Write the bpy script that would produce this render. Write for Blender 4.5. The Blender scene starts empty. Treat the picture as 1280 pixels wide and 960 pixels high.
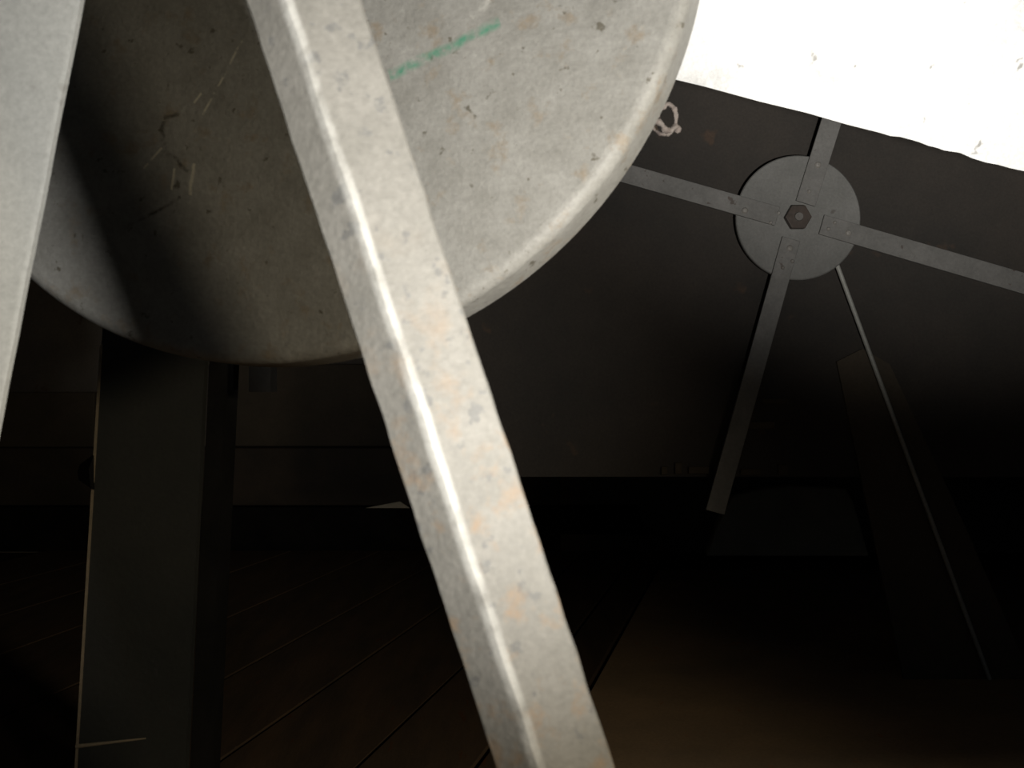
import bpy, bmesh, math, random
from mathutils import Vector, Matrix, noise
random.seed(7)
S = bpy.context.scene
COL = S.collection
F = 1300.0            # focal length in pixels of the 1280 x 960 frame
CZ = 0.36             # camera height above the floor

# ---------------------------------------------------------------- camera
cam_d = bpy.data.cameras.new('camera')
cam_d.sensor_width = 36.0
cam_d.lens = 36.0 * F / 1280.0
cam_d.clip_start = 0.01
cam_d.dof.use_dof = True
cam_d.dof.focus_distance = 1.15
cam_d.dof.aperture_fstop = 20
cam = bpy.data.objects.new('camera', cam_d)
COL.objects.link(cam)
cam.location = (0, 0, CZ)
cam.rotation_euler = (math.pi / 2, 0, 0)
S.camera = cam

# ---------------------------------------------------------------- world: an unlit interior
w = bpy.data.worlds.new('world')
S.world = w
w.use_nodes = True
w.node_tree.nodes['Background'].inputs[0].default_value = (0.5, 0.6, 0.7, 1)
w.node_tree.nodes['Background'].inputs[1].default_value = 0.04

# ---------------------------------------------------------------- the flash of the camera, up and right of the lens
FLASH = Vector((0.183, 0.07, CZ - 0.034))
def flash_tube(name, energy, aim, cone, blend):
    d = bpy.data.lights.new(name, 'SPOT')
    d.energy = energy
    d.color = (1.0, 0.97, 0.91)
    d.shadow_soft_size = 0.022
    d.spot_size = math.radians(cone)
    d.spot_blend = blend
    o = bpy.data.objects.new(name, d)
    COL.objects.link(o)
    o.location = FLASH
    o.rotation_euler = Vector(aim).to_track_quat('-Z', 'Y').to_euler()
flash_tube('camera_flash_wide', 14.0, (-0.57, 1.0, 0.42), 78, 1.0)
flash_tube('camera_flash_narrow', 38, (0.32, 1.0, 0.57), 60, 1.0)
# weak warm fill spot added farther right to lift the bar's shadow
fill_d = bpy.data.lights.new('fill_spot', 'SPOT')
fill_d.energy = 10.5
fill_d.color = (1.0, 0.86, 0.62)
fill_d.shadow_soft_size = 0.05
fill_d.spot_size = math.radians(77)
fill_d.spot_blend = 1.0
fill = bpy.data.objects.new('fill_spot', fill_d)
COL.objects.link(fill)
fill.location = (0.52, -0.06, CZ + 0.08)
fill.rotation_euler = Vector((-1.0, 1.0, -0.45)).to_track_quat('-Z', 'Y').to_euler()

vs = S.view_settings
vs.view_transform = 'Standard'
vs.look = 'None'
vs.gamma = 1.0
vs.use_curve_mapping = False
vs.exposure = 0.0

# ================================================================ helpers
def W(px, py, d):
    """a point of the place, d metres in front of the lens"""
    return Vector(((px - 640.0) / F * d, d, CZ + (480.0 - py) / F * d))

def mat(name, c1, c2, rough=0.6, metal=0.0, scale=20, spec=0.4, spots=None, spot_scale=60, spot_at=0.66,
        spots2=None, spot2_scale=18, spot2_at=0.62, bump=0.15, bump_scale=120, stretch=(1, 1, 1), grain=0.14):
    m = bpy.data.materials.new(name)
    m.use_nodes = True
    nt = m.node_tree
    N, L = nt.nodes, nt.links
    b = N['Principled BSDF']
    tc = N.new('ShaderNodeTexCoord')
    mp = N.new('ShaderNodeMapping')
    mp.inputs['Scale'].default_value = stretch
    L.new(tc.outputs['Object'], mp.inputs[0])
    def noi(s, det=6, r=0.6):
        n = N.new('ShaderNodeTexNoise')
        n.inputs['Scale'].default_value = s
        n.inputs['Detail'].default_value = det
        n.inputs['Roughness'].default_value = r
        L.new(mp.outputs[0], n.inputs['Vector'])
        return n.outputs[0]
    def ramp(src, a, z):
        r = N.new('ShaderNodeMapRange')
        r.inputs[1].default_value = a
        r.inputs[2].default_value = z
        L.new(src, r.inputs[0])
        return r.outputs[0]
    def mix(fac, a, c):
        x = N.new('ShaderNodeMix')
        x.data_type = 'RGBA'
        L.new(fac, x.inputs[0])
        if isinstance(a, tuple): x.inputs[6].default_value = (*a, 1)
        else: L.new(a, x.inputs[6])
        if isinstance(c, tuple): x.inputs[7].default_value = (*c, 1)
        else: L.new(c, x.inputs[7])
        return x.outputs[2]
    col = mix(ramp(noi(scale), 0.32, 0.68), c1, c2)
    if spots2: col = mix(ramp(noi(spot2_scale, 8, 0.65), spot2_at, spot2_at + 0.12), col, spots2)
    if spots: col = mix(ramp(noi(spot_scale, 3), spot_at, spot_at + 0.05), col, spots)
    gn = N.new('ShaderNodeTexNoise'); gn.inputs['Scale'].default_value = 330; gn.inputs['Detail'].default_value = 5; gn.inputs['Roughness'].default_value = 0.7
    L.new(tc.outputs['Object'], gn.inputs['Vector'])
    gr = N.new('ShaderNodeMapRange'); gr.inputs[1].default_value = 0.3; gr.inputs[2].default_value = 0.7
    gr.inputs[3].default_value = 1.0 - grain; gr.inputs[4].default_value = 1.0 + grain
    L.new(gn.outputs[0], gr.inputs[0])
    sc = N.new('ShaderNodeVectorMath'); sc.operation = 'SCALE'
    L.new(col, sc.inputs[0]); L.new(gr.outputs[0], sc.inputs['Scale'])
    col = sc.outputs[0]
    L.new(col, b.inputs['Base Color'])
    b.inputs['Roughness'].default_value = rough
    b.inputs['Metallic'].default_value = metal
    b.inputs['Specular IOR Level'].default_value = spec
    if bump:
        bp = N.new('ShaderNodeBump')
        bp.inputs['Strength'].default_value = bump
        bp.inputs['Distance'].default_value = 0.002
        L.new(noi(bump_scale, 4), bp.inputs['Height'])
        L.new(bp.outputs[0], b.inputs['Normal'])
    return m, nt, col, mix, noi, ramp, mp

def simple(*a, **k):
    return mat(*a, **k)[0]

def obj(name, verts, faces, m, parent=None, smooth=False, bevel=0.0, seg=2):
    me = bpy.data.meshes.new(name)
    bm = bmesh.new()
    vs_ = [bm.verts.new(v) for v in verts]
    for f in faces:
        try: bm.faces.new([vs_[i] for i in f])
        except ValueError: pass
    bmesh.ops.recalc_face_normals(bm, faces=bm.faces)
    if bevel:
        bmesh.ops.bevel(bm, geom=[e for e in bm.edges if len(e.link_faces) == 2 and e.calc_face_angle(0) > 0.5],
                        offset=bevel, segments=seg, profile=0.5, affect='EDGES')
    if smooth:
        for f in bm.faces: f.smooth = True
    bm.to_mesh(me)
    bm.free()
    me.materials.append(m)
    o = bpy.data.objects.new(name, me)
    COL.objects.link(o)
    if parent: o.parent = parent
    if smooth:
        me.set_sharp_from_angle(angle=0.7)
    return o

def empty(name, loc, parent=None):
    o = bpy.data.objects.new(name, None)
    o.empty_display_size = 0.05
    COL.objects.link(o)
    o.location = loc
    return o

def tag(o, label=None, cat=None, group=None, kind=None):
    if label: o['label'] = label
    if cat: o['category'] = cat
    if group: o['group'] = group
    if kind: o['kind'] = kind
    return o

def box(name, x0, x1, y0, y1, z0, z1, m, parent=None, bevel=0.0):
    v = [(x, y, z) for x in (x0, x1) for y in (y0, y1) for z in (z0, z1)]
    f = [(0, 1, 3, 2), (4, 6, 7, 5), (0, 4, 5, 1), (2, 3, 7, 6), (0, 2, 6, 4), (1, 5, 7, 3)]
    return obj(name, v, f, m, parent, bevel=bevel)

def sweep(name, sections, m, parent=None, smooth=False, bevel=0.0):
    """closed loft through sections (lists of points of equal length)"""
    n = len(sections[0])
    v = [p for s in sections for p in s]
    f = []
    for k in range(len(sections) - 1):
        for i in range(n):
            j = (i + 1) % n
            f.append((k * n + i, k * n + j, (k + 1) * n + j, (k + 1) * n + i))
    f.append(tuple(range(n)))
    f.append(tuple((len(sections) - 1) * n + i for i in range(n)))
    return obj(name, v, f, m, parent, smooth=smooth, bevel=bevel)

def tube(name, a, b, r, m, parent=None, n=14, r2=None):
    a, b = Vector(a), Vector(b)
    d = (b - a).normalized()
    u = d.orthogonal().normalized()
    t = d.cross(u)
    r2 = r if r2 is None else r2
    s = [[p + (u * math.cos(q) + t * math.sin(q)) * rr for q in [2 * math.pi * i / n for i in range(n)]]
         for p, rr in ((a, r), (b, r2))]
    return sweep(name, s, m, parent, smooth=True)

def lathe(name, prof, m, parent=None, n=96, M=None):
    """profile of (radius, height) turned about local z"""
    v, f = [], []
    k = len(prof)
    for i in range(n):
        a = 2 * math.pi * i / n
        for r, h in prof:
            p = Vector((r * math.cos(a), r * math.sin(a), h))
            v.append(M @ p if M else p)
    for i in range(n):
        j = (i + 1) % n
        for q in range(k):
            p = (q + 1) % k
            f.append((i * k + q, j * k + q, j * k + p, i * k + p))
    return obj(name, v, f, m, parent, smooth=True)

def prism(name, pts, thick, nrm, m, parent=None, bevel=0.0):
    """flat outline given thickness along nrm"""
    nrm = Vector(nrm)
    n = len(pts)
    v = [Vector(p) for p in pts] + [Vector(p) + nrm * thick for p in pts]
    f = [tuple(range(n)), tuple(range(2 * n - 1, n - 1, -1))]
    f += [(i, (i + 1) % n, n + (i + 1) % n, n + i) for i in range(n)]
    return obj(name, v, f, m, parent, bevel=bevel)

# ================================================================ materials
M_FLOOR = simple('oily_floor', (0.035, 0.022, 0.013), (0.07, 0.042, 0.02), rough=0.8, scale=9, spots=(0.10, 0.05, 0.02), spot_scale=40)
M_PLANK = simple('dark_plank', (0.065, 0.046, 0.030), (0.12, 0.075, 0.042), rough=0.8, scale=12, stretch=(3, .5, 3), spots=(0.12, 0.05, 0.02), spot_scale=30)
M_WALL = simple('sooty_wall', (0.085, 0.075, 0.067), (0.15, 0.125, 0.10), rough=0.85, scale=5, spots=(0.09, 0.06, 0.04), spot_scale=16)
M_WALL2 = simple('sooty_board', (0.055, 0.045, 0.032), (0.085, 0.066, 0.046), rough=0.85, scale=8)
M_RAIL = simple('sooty_rail', (0.030, 0.024, 0.018), (0.055, 0.040, 0.028), rough=0.8, scale=10)
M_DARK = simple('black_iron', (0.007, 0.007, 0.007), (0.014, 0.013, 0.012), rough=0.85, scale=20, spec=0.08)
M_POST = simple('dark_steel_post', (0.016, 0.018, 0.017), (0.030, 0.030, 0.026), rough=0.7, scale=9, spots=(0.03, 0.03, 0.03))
M_WHITE = simple('white_sheet', (0.86, 0.86, 0.85), (0.80, 0.80, 0.79), rough=0.6, scale=14, spots=(0.40, 0.39, 0.37), spot_scale=60, spot_at=0.68,
                 spots2=(0.50, 0.50, 0.49), spot2_scale=9, spot2_at=0.58, bump=0.1)
M_PALE = simple('pale_rock_and_glint', (0.55, 0.50, 0.40), (0.68, 0.60, 0.46), rough=0.9, scale=14)
M_HUB = simple('dull_zinc', (0.165, 0.164, 0.155), (0.215, 0.212, 0.203), rough=0.6, metal=0.0, scale=25, spots=(0.13, 0.12, 0.11), spot_scale=40, spot_at=0.68)
M_SPOKE = simple('dull_zinc_bar', (0.155, 0.152, 0.144), (0.21, 0.204, 0.195), rough=0.6, scale=30, spots=(0.11, 0.09, 0.08), spot_scale=70, spot_at=0.67)
M_RIVET = simple('rivet_steel', (0.33, 0.32, 0.30), (0.22, 0.20, 0.18), rough=0.5, scale=60)
M_CRUST = simple('pale_crust', (0.30, 0.27, 0.25), (0.13, 0.10, 0.09), rough=0.9, scale=90)
M_LEG = simple('pale_grey_leg', (0.39, 0.392, 0.37), (0.45, 0.45, 0.425), rough=0.6, scale=14, spots=(0.20, 0.19, 0.17), spot_scale=30, spot_at=0.70, bump=0.08)

# bar: galvanised skin with orange rust blooms, skin rubbed bright along the corner
def bar_material():
    m, nt, col, mix, noi, ramp, mp = mat('galvanised_bar', (0.205, 0.20, 0.183), (0.25, 0.243, 0.225), rough=0.6, scale=40, spec=0.35,
        spots=(0.17, 0.17, 0.165), spot_scale=120, spot_at=0.60, bump=0.22, bump_scale=380)
    N, L = nt.nodes, nt.links
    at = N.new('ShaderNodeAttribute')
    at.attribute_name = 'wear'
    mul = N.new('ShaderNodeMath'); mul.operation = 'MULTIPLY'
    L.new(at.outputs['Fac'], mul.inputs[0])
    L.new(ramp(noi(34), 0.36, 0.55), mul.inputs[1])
    sp = N.new('ShaderNodeSeparateXYZ'); L.new(mp.outputs[0], sp.inputs[0])
    m2 = N.new('ShaderNodeMath'); m2.operation = 'MULTIPLY'
    L.new(ramp(noi(75, 8, 0.65), 0.52, 0.72), m2.inputs[0]); L.new(ramp(sp.outputs[2], 0.42, 0.30), m2.inputs[1])
    col = mix(m2.outputs[0], col, (0.29, 0.20, 0.125))
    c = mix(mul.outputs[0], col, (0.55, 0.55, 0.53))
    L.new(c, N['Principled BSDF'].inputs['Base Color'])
    return m
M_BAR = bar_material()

# disc: mottled grey sheet, a green chalk stroke, pale and dark scratches (laid out in the disc's own plane)
def disc_material(strokes):
    m, nt, col, mix, noi, ramp, mp = mat('mottled_sheet_steel', (0.27, 0.265, 0.245), (0.35, 0.345, 0.325), rough=0.55, scale=48, spec=0.4,
        spots=(0.15, 0.14, 0.115), spot_scale=110, spot_at=0.65, spots2=(0.29, 0.25, 0.20), spot2_scale=60, spot2_at=0.56, bump=0.25, bump_scale=260)
    N, L = nt.nodes, nt.links
    def math_(op, a, b=None):
        x = N.new('ShaderNodeMath'); x.operation = op
        for i, q in enumerate((a, b)):
            if q is None: continue
            if isinstance(q, (int, float)): x.inputs[i].default_value = q
            else: L.new(q, x.inputs[i])
        return x.outputs[0]
    sep = N.new('ShaderNodeSeparateXYZ')
    L.new(mp.outputs[0], sep.inputs[0])
    wob = math_('MULTIPLY', math_('SUBTRACT', noi(55, 3), 0.5), 0.006)
    X = math_('ADD', sep.outputs[0], wob)
    Y = math_('ADD', sep.outputs[1], wob)
    for (a, b, wd, c, lo, hi) in strokes:
        ax, ay = a; bx, by = b
        ln = math.hypot(bx - ax, by - ay); ux, uy = (bx - ax) / ln, (by - ay) / ln
        s = math_('ADD', math_('MULTIPLY', math_('SUBTRACT', X, ax), ux), math_('MULTIPLY', math_('SUBTRACT', Y, ay), uy))
        t = math_('ADD', math_('MULTIPLY', math_('SUBTRACT', X, ax), -uy), math_('MULTIPLY', math_('SUBTRACT', Y, ay), ux))
        inside = math_('MULTIPLY', math_('GREATER_THAN', s, 0.0), math_('LESS_THAN', s, ln))
        near = N.new('ShaderNodeMapRange')
        near.inputs[1].default_value = wd; near.inputs[2].default_value = wd * 0.25
        L.new(math_('ABSOLUTE', t), near.inputs[0])
        fac = math_('MULTIPLY', math_('MULTIPLY', inside, near.outputs[0]), ramp(noi(160, 4), lo, hi))
        col = mix(fac, col, c)
    L.new(col, N['Principled BSDF'].inputs['Base Color'])
    return m

# ================================================================ the setting
def struct(o):
    o['kind'] = 'structure'
    return o
YB = 2.22
floor = struct(box('floor', -2.2, 2.4, -1.2, YB + .1, -0.06, 0.0, M_FLOOR))
wall_back = struct(box('wall_back', -2.2, 2.4, YB, YB + .1, 0, 1.5, M_WALL))
wall_left = struct(box('wall_left', -2.3, -2.2, -1.2, YB + .1, 0, 1.5, M_WALL))
wall_right = struct(box('wall_right', 2.4, 2.5, -1.2, YB + .1, 0, 1.5, M_WALL))
ceiling = struct(box('ceiling', -2.3, 2.5, -1.2, YB + .1, 1.5, 1.56, M_WALL))

YP = 1.243
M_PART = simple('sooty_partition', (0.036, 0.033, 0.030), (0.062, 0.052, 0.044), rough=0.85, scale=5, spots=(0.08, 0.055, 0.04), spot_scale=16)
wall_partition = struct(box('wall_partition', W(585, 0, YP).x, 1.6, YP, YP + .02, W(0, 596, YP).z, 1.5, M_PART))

# floor planks, running away to the right towards the back wall
ang = math.atan2(0.24, 1.0)
dirv = Vector((math.sin(ang), math.cos(ang), 0)); side = Vector((math.cos(ang), -math.sin(ang), 0))
def plank(off, wd, h, y0=0.25, y1=YB - .01):
    pts = []
    for o_, y in ((off, y0), (off + wd, y0), (off + wd, y1), (off, y1)):
        base = side * o_
        pts.append(base + dirv * ((y - base.y) / dirv.y))
    return prism('plank', pts, h, (0, 0, 1), M_PLANK, floor)
edges = [-1.45, -1.28, -1.11, -0.95, -0.77, -0.614, -0.484, -0.354, -0.250, -0.190]
hs = [0.012] * 7 + [0.0135, 0.012]
for k in range(len(edges) - 1):
    plank(edges[k], edges[k + 1] - edges[k] - 0.006, hs[k])
off = edges[-1]
M_PLATE = simple('rusty_floor_plate', (0.30, 0.22, 0.14), (0.48, 0.32, 0.18), rough=0.85, scale=5, spots=(0.44, 0.22, 0.10), spot_scale=35)
pts = []
for o_, y in ((off, .25), (off + 1.2, .25), (off + 1.2, YB - .25), (off, YB - .25)):
    base = side * o_
    pts.append(base + dirv * ((y - base.y) / dirv.y))
prism('floor_plate', pts, 0.008, (0, 0, 1), M_PLATE, floor)

# back wall: boards and rails
def wall_piece(name, px0, px1, py0, py1, d, t, m):
    a, b = W(px0, py0, d), W(px1, py1, d)
    return box(name, a.x, b.x, d, d + t, b.z, a.z, m, wall_back, bevel=0.003)
wall_piece('board', -260, 118, 490, 622, YB - .03, .03, M_WALL2)
wall_piece('board', 262, 640, 455, 558, YB - .03, .03, M_WALL2)
wall_piece('rail', -400, 700, 560, 632, YB - .075, .075, M_RAIL)
wall_piece('sill', -400, 800, 634, 689, YB - .05, .05, M_DARK)
wall_piece('sill', 1086, 1162, 679, 690, YB - .06, .06, M_WALL2)
wall_piece('sill', 700, 832, 668, 690, YB - .06, .06, M_WALL2)
def partition_piece(name, px0, px1, py0, py1, t):
    a, b = W(px0, py0, YP), W(px1, py1, YP)
    return box(name, a.x, b.x, YP - t, YP, b.z, a.z, M_WALL2, wall_partition, bevel=0.001)
partition_piece('slat', 952, 984, 498, 505, .004)
partition_piece('slat', 916, 968, 527, 536, .004)
for a, b, c, d in ((826, 834, 583, 593), (843, 852, 578, 592), (860, 886, 583, 592), (892, 897, 580, 593), (925, 950, 586, 594), (972, 984, 580, 594)):
    partition_piece('stud', a, b, c, d, .004)
g = [W(457, 635, YB - .078), W(500, 627, YB - .078), W(512, 635, YB - .078)]
prism('rail_glint', g, .006, (0, 1, 0), M_PALE, wall_back)  # pale wedge standing in for a glint of light on the rail edge

# ================================================================ big disc
kD = 0.55
Cn = Vector((math.tan(-0.234), -1, math.tan(0.0512))).normalized()
Cc = W(331.15, -86.73, kD)
R = 0.2920 * kD / 0.7
zx = Vector((1, 0, 0)); zx = (zx - Cn * zx.dot(Cn)).normalized()
zy = Cn.cross(zx)
MD = Matrix((zx, zy, Cn)).transposed().to_4x4()
MD.translation = Cc
MDi = MD.inverted()
def on_disc(px, py):
    d = Vector(((px - 640) / F, 1, (480 - py) / F))
    o_ = Vector((0, 0, CZ))
    t = (Cc - o_).dot(Cn) / d.dot(Cn)
    p = MDi @ (o_ + d * t)
    return (p.x, p.y)
G, P_, D_ = (0.09, 0.28, 0.19), (0.60, 0.57, 0.48), (0.09, 0.085, 0.07)
O_ = on_disc
M_DISC = disc_material([
    (O_(484, 97), O_(624, 28), 0.0036, G, 0.32, 0.64),
    (O_(590, 22), O_(612, 0), 0.0030, (0.50, 0.49, 0.46), 0.42, 0.62),
    (O_(253, 144), O_(303, 50), 0.0009, P_, 0.42, 0.55),
    (O_(243, 128), O_(252, 116), 0.0009, P_, 0.3, 0.4),
    (O_(236, 246), O_(243, 204), 0.0014, P_, 0.3, 0.4),
    (O_(216, 236), O_(219, 210), 0.0011, P_, 0.3, 0.4),
    (O_(180, 210), O_(202, 185), 0.0009, P_, 0.35, 0.45),
    (O_(204, 190), O_(206, 150), 0.0018, D_, 0.42, 0.62),
    (O_(204, 190), O_(236, 214), 0.0016, D_, 0.42, 0.62),
    (O_(206, 146), O_(224, 142), 0.0016, D_, 0.42, 0.62),
    (O_(158, 284), O_(224, 248), 0.0014, D_, 0.42, 0.62),
])
disc = empty('drum_disc', Cc)
disc.matrix_world = MD
tag(disc, 'large round mottled grey metal disc with a green chalk stroke behind the leaning bar', 'metal disc')
fr = 0.007
prof = [(0.0, 0.0), (R - fr - .022, 0.0), (R - fr, 0.0)]
face = lathe('face_plate', [(0.012, 0.0), (R * .5, 0.0), (R - fr - .0005, 0.0), (R - fr - .0005, -0.006), (0.012, -0.006)], M_DISC, disc, n=128)
rp = [(R - fr - .0005, -0.006), (R - fr - .0005, 0.0)]
for i in range(1, 9):
    a = i / 8 * math.pi / 2
    rp.append((R - fr + fr * math.sin(a), -fr + fr * math.cos(a)))
rp += [(R, -0.030), (R - .004, -0.030), (R - .004, -0.010)]
lathe('rim', rp, M_DISC, disc, n=160)
tube('axle', (0, 0, 0.004), (0, 0, -0.155), 0.0125, M_DARK, disc)

# ================================================================ leaning bar in front
def bar_points(py):
    return 304 + .3265 * py, 354 + .3275 * py, 450 + .3310 * py
d1 = 0.345
secs, wear = [], []
n_s = 150
y_top, y_bot = -760.0, 1830.0
for i in range(n_s + 1):
    py = y_top + (y_bot - y_top) * i / n_s
    l, r_, q = bar_points(py)
    z = CZ + (480 - py) / F * d1
    def P(px, dep, j=0.0):
        return Vector(((px - 640) / F * d1, d1 + dep, z))
    jl = noise.noise((0.0, py * .02, 3.1)) * 0.0006
    jr = noise.noise((5.0, py * .014, 1.7)) * 0.0007
    jq = noise.noise((9.0, py * .02, 4.2)) * 0.0006
    L_, R_, Q_ = P(l, .0050), P(r_ + 4, 0), P(q, .0100)
    L_.x += jl; Q_.x += jq
    R_.x += jr
    a1 = R_ + (L_ - R_) * .12 + Vector((0, .0000, 0)); a2 = R_ + (Q_ - R_) * .07
    mid = (a1 + a2) / 2 + Vector((0, -.0004, 0))
    q2 = Q_ + (R_ - Q_) * .03
    secs.append([L_ + Vector((.0006, -.0006, 0)), a1 + (L_ - a1) * .12, a1, mid, a2, a2 + (q2 - a2) * .06, q2, Q_ + Vector((0, .002, 0)), P(q - 10, .090), P(l + 10, .090), L_ + Vector((0, .002, 0))])
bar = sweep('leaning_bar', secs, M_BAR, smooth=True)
bar.data.set_sharp_from_angle(angle=0.16)
tag(bar, 'thick rust-flecked grey metal bar leaning across the front of the large disc', 'metal bar')
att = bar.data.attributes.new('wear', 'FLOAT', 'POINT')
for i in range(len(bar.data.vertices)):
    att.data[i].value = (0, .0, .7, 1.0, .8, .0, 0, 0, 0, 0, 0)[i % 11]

# pale leg at the left of the frame
dl = 0.45
secs = []
for i in range(61):
    py = -700 + 2030 * i / 60
    e = 100.5 - .1955 * py
    z = CZ + (480 - py) / F * dl
    x = (e - 640) / F * dl + noise.noise((2, py * .01, 0)) * .0006
    secs.append([Vector((x, dl, z)), Vector((x, dl + .004, z)), Vector((x - .006, dl + .010, z)), Vector((x - .085, dl + .010, z)), Vector((x - .085, dl, z)), Vector((x - .002, dl - .0012, z))])
leg = sweep('frame_leg', secs, M_LEG, smooth=True)
tag(leg, 'pale grey flat metal leg cut by the frame edge beside the large disc', 'metal leg')

# ================================================================ dark post below the disc
dp = 0.80
post = empty('steel_post', (0, 0, 0))
tag(post, 'dim dark steel post standing below the large disc', 'post')
def quad_post(name, xa, xb, y0, y1, py0, py1, m, slope, bevel=.002):
    ptsT = [W(xa(py0), py0, dp), W(xb(py0), py0, dp)]
    ptsB = [W(xa(py1), py1, dp), W(xb(py1), py1, dp)]
    s = []
    for a, b in (ptsT, ptsB):
        s.append([Vector((a.x, y0, a.z)), Vector((b.x, y0, b.z)), Vector((b.x, y1, a.z)), Vector((a.x, y1, a.z))])
    return sweep(name, s, m, post, bevel=bevel)
pyF = 480 + CZ * F / dp
le = lambda y: 127 - .060 * (y - 430)
ri = lambda y: 257 - .048 * (y - 430)
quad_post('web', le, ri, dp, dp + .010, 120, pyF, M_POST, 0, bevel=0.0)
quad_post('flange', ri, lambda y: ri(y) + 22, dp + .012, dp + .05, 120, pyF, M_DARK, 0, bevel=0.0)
M_EDGE = simple('pale_brown_steel', (0.20, 0.17, 0.12), (0.28, 0.22, 0.15), rough=0.5, scale=40)
quad_post('edge_bead', lambda y: le(y) - 1.5, lambda y: le(y) + 1.5, dp - .001, dp + .008, 430, pyF - 2, M_EDGE, 0, bevel=0.0)  # thin paler strip along the post's left edge
s0, s1 = W(95, 933, dp - .0012), W(182, 923, dp - .0012)
tube('weld_bead', s0, s1, 0.0016, M_EDGE, post, r2=0.0006)
a = W(111, 591, dp + .004)
tube('bolt', a + Vector((.006, 0, 0)), a + Vector((-.006, 0, 0)), .0155, M_DARK, post, n=6, r2=.007)
ax_end = MD @ Vector((0, 0, -0.162))
a = W(190, 120, dp)
box('bearing_arm', min(a.x - .03, ax_end.x), ax_end.x + .03, ax_end.y, dp + .0, ax_end.z - .03, ax_end.z + .03, M_DARK, post, bevel=.003)
h0 = W(190, 120, dp)
box('head_plate', h0.x - .04, h0.x + .04, dp - .002, dp + .012, h0.z - .01, ax_end.z + .04, M_DARK, post)

# small dark lug seen under the disc
a, b = W(311, 440, .79), W(338, 490, .79)
lug = box('lug', a.x, b.x, .79, dp + .012, b.z, ax_end.z, M_DARK, post)
a2 = W(190, 100, dp)
box('lug_arm', h0.x, b.x, dp - .0, dp + .02, ax_end.z - .02, ax_end.z + .02, M_DARK, post)

# ================================================================ white sheet, upper right
ws = 0.80
edge = [(640, 52), (760, 82), (832, 96.5), (880, 108), (950, 127), (1008, 141), (1060, 156), (1100, 166), (1113, 170), (1125, 171), (1140, 175), (1150, 178),
        (1160, 182), (1172, 185), (1180, 188), (1200, 191), (1216, 198), (1232, 203), (1248, 206), (1262, 210), (1290, 216), (1420, 250), (1700, 318)]
def on_sheet(px, py):
    # sheet leans: its foot stands farther from the lens than its head
    d = Vector(((px - 640) / F, 1, (480 - py) / F))
    n = Vector((0.0, -1.0, -0.35)).normalized()
    p0 = Vector((0, ws, CZ + .22))
    o_ = Vector((0, 0, CZ))
    return o_ + d * ((p0 - o_).dot(n) / d.dot(n)), n
lo = [on_sheet(x, y)[0] for x, y in edge]
n_ = on_sheet(0, 0)[1]
upv = Vector((0, -.35, 1)).normalized()
top_z = 1.46
hi = [p + upv * ((top_z - p.z) / upv.z) for p in lo]
v = []
nn = len(lo)
for th in (0.0, -0.004):
    v += [p + n_ * th for p in lo] + [p + n_ * th for p in hi]
f = []
for i in range(nn - 1):
    f.append((i, i + 1, nn + i + 1, nn + i))
    o2 = 2 * nn
    f.append((o2 + i, o2 + nn + i, o2 + nn + i + 1, o2 + i + 1))
    f.append((i, o2 + i, o2 + i + 1, i + 1))
    f.append((nn + i, nn + i + 1, o2 + nn + i + 1, o2 + nn + i))
f.append((0, nn, 3 * nn, 2 * nn)); f.append((nn - 1, 3 * nn - 1, 4 * nn - 1, 2 * nn - 1))
sheet = obj('white_sheet', v, f, M_WHITE)
tag(sheet, 'glaring white sheet with a slanted ragged lower edge above the spoked hub', 'sheet')
# rods that carry the sheet from the ceiling
for i in (4, 20):
    p = hi[i]
    tube('hanger', p + Vector((0, .004, -.06)), Vector((p.x, p.y + .004, 1.5)), .005, M_DARK, sheet)

# ================================================================ spoked hub
dh = 1.22
hub = empty('spoked_hub', W(998, 272, dh))
tag(hub, 'grey round hub plate with four riveted flat spokes and a dark hexagon nut', 'spoked wheel')
hc = W(998, 272, dh)
u = dh / F        # metres per pixel at the hub
def hp(px, py, y):    # pixel offsets from the hub centre -> local
    return Vector(((px - 998) * u, y, -(py - 272) * u))
MH = Matrix.Rotation(math.pi / 2, 4, 'X')
rh = 78 * u
lathe('hub_plate', [(.010, 0), (rh - .0012, 0), (rh, -.0012), (rh, -.006), (.010, -.006)], M_HUB, hub, n=72, M=MH)
def spoke(a, b, wa, wb, y0, th):
    a, b = Vector(a), Vector(b)
    d = (b - a).normalized(); nrm = Vector((-d.y, d.x))
    pts = []
    for p, wd in ((a, wa), (b, wb)):
        for s in (1, -1):
            pts.append((p + nrm * (s * wd / 2), 0))
    q = [pts[0][0], pts[1][0], pts[3][0], pts[2][0]]
    return prism('spoke', [hp(x, y, y0) for x, y in q], -th, (0, 1, 0), M_SPOKE, hub, bevel=.0007)
spoke((1006, 255), (1083, 10), 25, 25, -.0002, .0042)
spoke((971, 271), (590, 163), 24, 24, -.0002, .0042)
spoke((1026, 281), (1420, 396), 25, 26, -.0002, .0042)
spoke((988, 299), (893, 640), 23, 24, -.0002, .0042)
def rivet(px, py, r=4.0, h=.0025):
    c = hp(px, py, -.0043)
    prof_ = [(0.0003, 0), (r * u, 0), (r * u * .85, h * .6), (r * u * .45, h), (.0003, h)]
    return lathe('rivet', prof_, M_RIVET, hub, n=12, M=Matrix.Translation(c) @ MH)
for x, y in ((1021, 207), (1010, 240), (930, 264), (962, 279), (972, 267), (1059, 292), (1042, 279), (1034, 287), (986, 311), (977, 335), (989, 327)):
    rivet(x, y, 4.2 if (x, y) in ((1021, 207), (930, 264), (1059, 292), (986, 311)) else 2.6)
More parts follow.
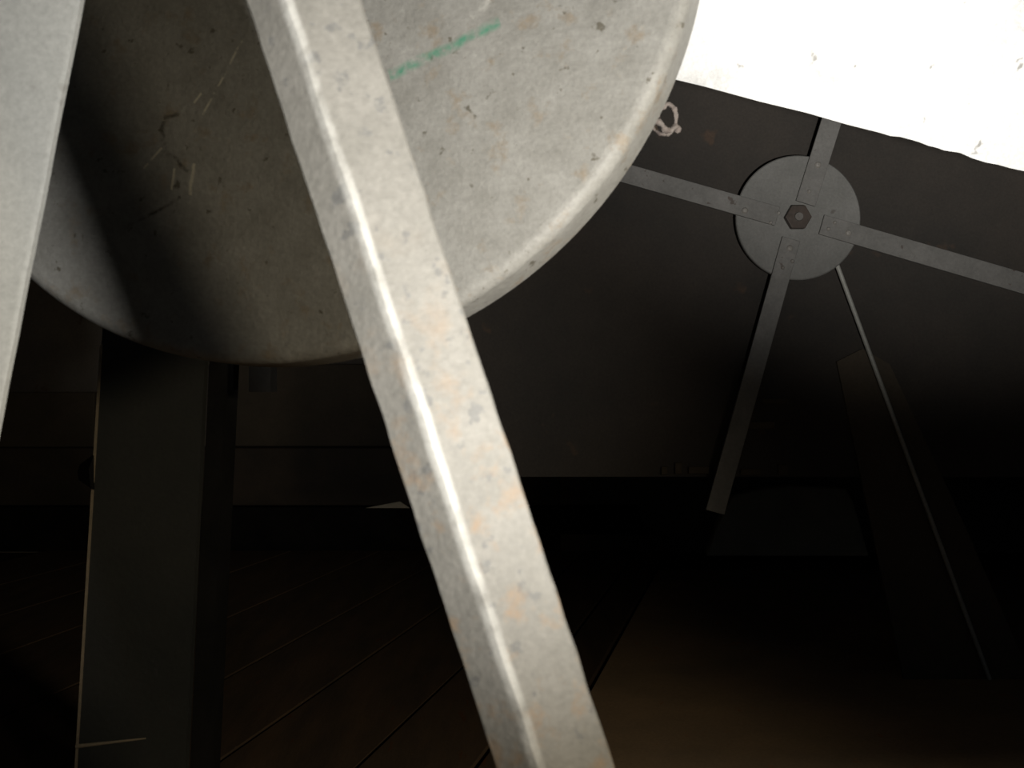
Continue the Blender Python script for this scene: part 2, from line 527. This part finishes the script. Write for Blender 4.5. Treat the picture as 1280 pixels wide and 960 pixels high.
# hexagon socket ring and bolt end
hexr = [(16.5 * u * math.cos(math.radians(60 * i)), 16.5 * u * math.sin(math.radians(60 * i))) for i in range(6)]
hx = hp(995.5, 272.5, 0)
M_HEX = simple('dark_nut', (0.045, 0.035, 0.028), (0.07, 0.05, 0.04), rough=0.5, scale=50)
so = [[hx + Vector((x, -.001, z)) for x, z in hexr], [hx + Vector((x, -.010, z)) for x, z in hexr]]
nut = sweep('hexagon_nut', so, M_HEX, hub, bevel=.0008)
M_BE = simple('bolt_end_steel', (0.12, 0.11, 0.10), (0.16, 0.15, 0.14), rough=0.5, scale=50)
tube('bolt_end', hx + Vector((0, -.008, 0)), hx + Vector((0, -.0125, 0)), 6.5 * u, M_BE, nut, r2=5 * u)
tube('shaft', (0, .005, 0), (0, YP - dh - .0005, 0), .016, M_DARK, hub)

# thin rod running down from behind the hub plate
M_ROD = simple('thin_rod_steel', (0.34, 0.34, 0.31), (0.42, 0.42, 0.39), rough=0.45, scale=40)
r0 = W(1043, 322, dh + .0105)
r1 = W(1172, 672, dh + .012)
r1 = r0 + (r1 - r0) * ((r0.z - .010) / (r0.z - r1.z))
rod = tube('thin_rod', r1, r0, .0027, M_ROD)
tag(rod, 'thin straight metal rod slanting down from behind the round hub plate', 'rod')

# faint leaning plate behind the rod
dg = YP - .0048
gz = 480 + (CZ - .0085) * F / dg
g = [W(1046, 452, dg), W(1078, 436, dg), W(1112, 455, dg), W(1205, 655, dg + .0), W(1290, gz, dg), W(1130, gz, dg)]
M_FAN = simple('dusty_plate', (0.075, 0.062, 0.046), (0.10, 0.08, 0.058), rough=0.9, scale=8)
fan = prism('guard_plate', g, .0045, (0, 1, 0), M_FAN)
tag(fan, 'dim brownish tapering plate standing behind the thin rod', 'metal plate')

# pale lump on the floor at the foot of the back wall
dk = 2.10
zf = .012
base_py = 480 + (CZ - zf) * F / dk
out_f = [(884, 0), (900, 40), (920, 76), (952, 84), (990, 89), (1030, 87), (1064, 86), (1072, 70), (1079, 40), (1087, 0)]
secs = []
for yy, sc in ((0, 1.0), (.008, 1.01), (.05, .98), (.065, .92)):
    s = []
    for x, h in out_f:
        q = W(985.5 + (x - 985.5) * sc, base_py, dk)
        s.append(Vector((q.x + noise.noise((x * .02, yy * 9, 1)) * .003, dk + yy + (h / 89) * .03, zf + h * dk / F * (.97 if yy else .96) * (1 if sc >= .98 else .93))))
    secs.append(s)
lump = sweep('pale_block', secs, M_PALE, smooth=False, bevel=.004)
tag(lump, 'pale sloping-sided block resting on the dark floor below the spoked hub', 'block')

# crusty ring of pale residue on the wall beside the disc
dr = 0.60
c = W(831, 151, dr)
ring = empty('wire_ring', c)
tag(ring, 'small crusted pale ring of bent wire hanging beside the rim of the large disc', 'wire ring')
ur = dr / F
loop = [(-12, 6), (-10, -4), (-4, -14), (3, -19), (9, -15), (12, -5), (11, 6), (6, 13), (-2, 15), (-8, 12)]
def wire(name, pts, r, closed, m, parent, n=8, rep=5):
    P2 = []
    k = len(pts)
    rng = range(k if closed else k - 1)
    for i in rng:
        p0 = Vector(pts[(i - 1) % k] if closed or i else pts[i]); p1 = Vector(pts[i]); p2 = Vector(pts[(i + 1) % k]); p3 = Vector(pts[(i + 2) % k] if closed or i + 2 < k else pts[-1])
        for j in range(rep):
            t = j / rep
            P2.append(0.5 * ((2 * p1) + (p2 - p0) * t + (2 * p0 - 5 * p1 + 4 * p2 - p3) * t * t + (3 * p1 - p0 - 3 * p2 + p3) * t ** 3))
    if not closed: P2.append(Vector(pts[-1]))
    v, f = [], []
    m2 = len(P2)
    for i, p in enumerate(P2):
        a = P2[(i - 1) % m2] if closed or i else p; b = P2[(i + 1) % m2] if closed or i < m2 - 1 else p
        d = (b - a).normalized()
        e1 = d.cross(Vector((0, 1, 0))).normalized(); e2 = d.cross(e1)
        rr = r * (1 + .7 * noise.noise(p * 400 + Vector((3, 1, 2))))
        for j in range(n):
            q = 2 * math.pi * j / n
            jit = 1 + .35 * noise.noise((p + e1 * math.cos(q) * .01 + e2 * math.sin(q) * .01) * 600)
            v.append(p + (e1 * math.cos(q) + e2 * math.sin(q)) * rr * jit)
    for i in range(m2 if closed else m2 - 1):
        for j in range(n):
            i2 = (i + 1) % m2; j2 = (j + 1) % n
            f.append((i * n + j, i * n + j2, i2 * n + j2, i2 * n + j))
    return obj(name, v, f, m, parent, smooth=True)
wire('loop', [Vector((x * 1.15 * ur, noise.noise((x, y, 0)) * .004, -y * 1.1 * ur)) for x, y in loop], 3.2 * ur, True, M_CRUST, ring)
wire('tail', [Vector((x * ur, -.004 * i, -y * ur)) for i, (x, y) in enumerate([(17, 13), (12, 10), (5, 16), (-3, 18), (-10, 12), (-20, 10), (-32, 12), (-45, 13)])], 3.6 * ur, False, M_CRUST, ring)
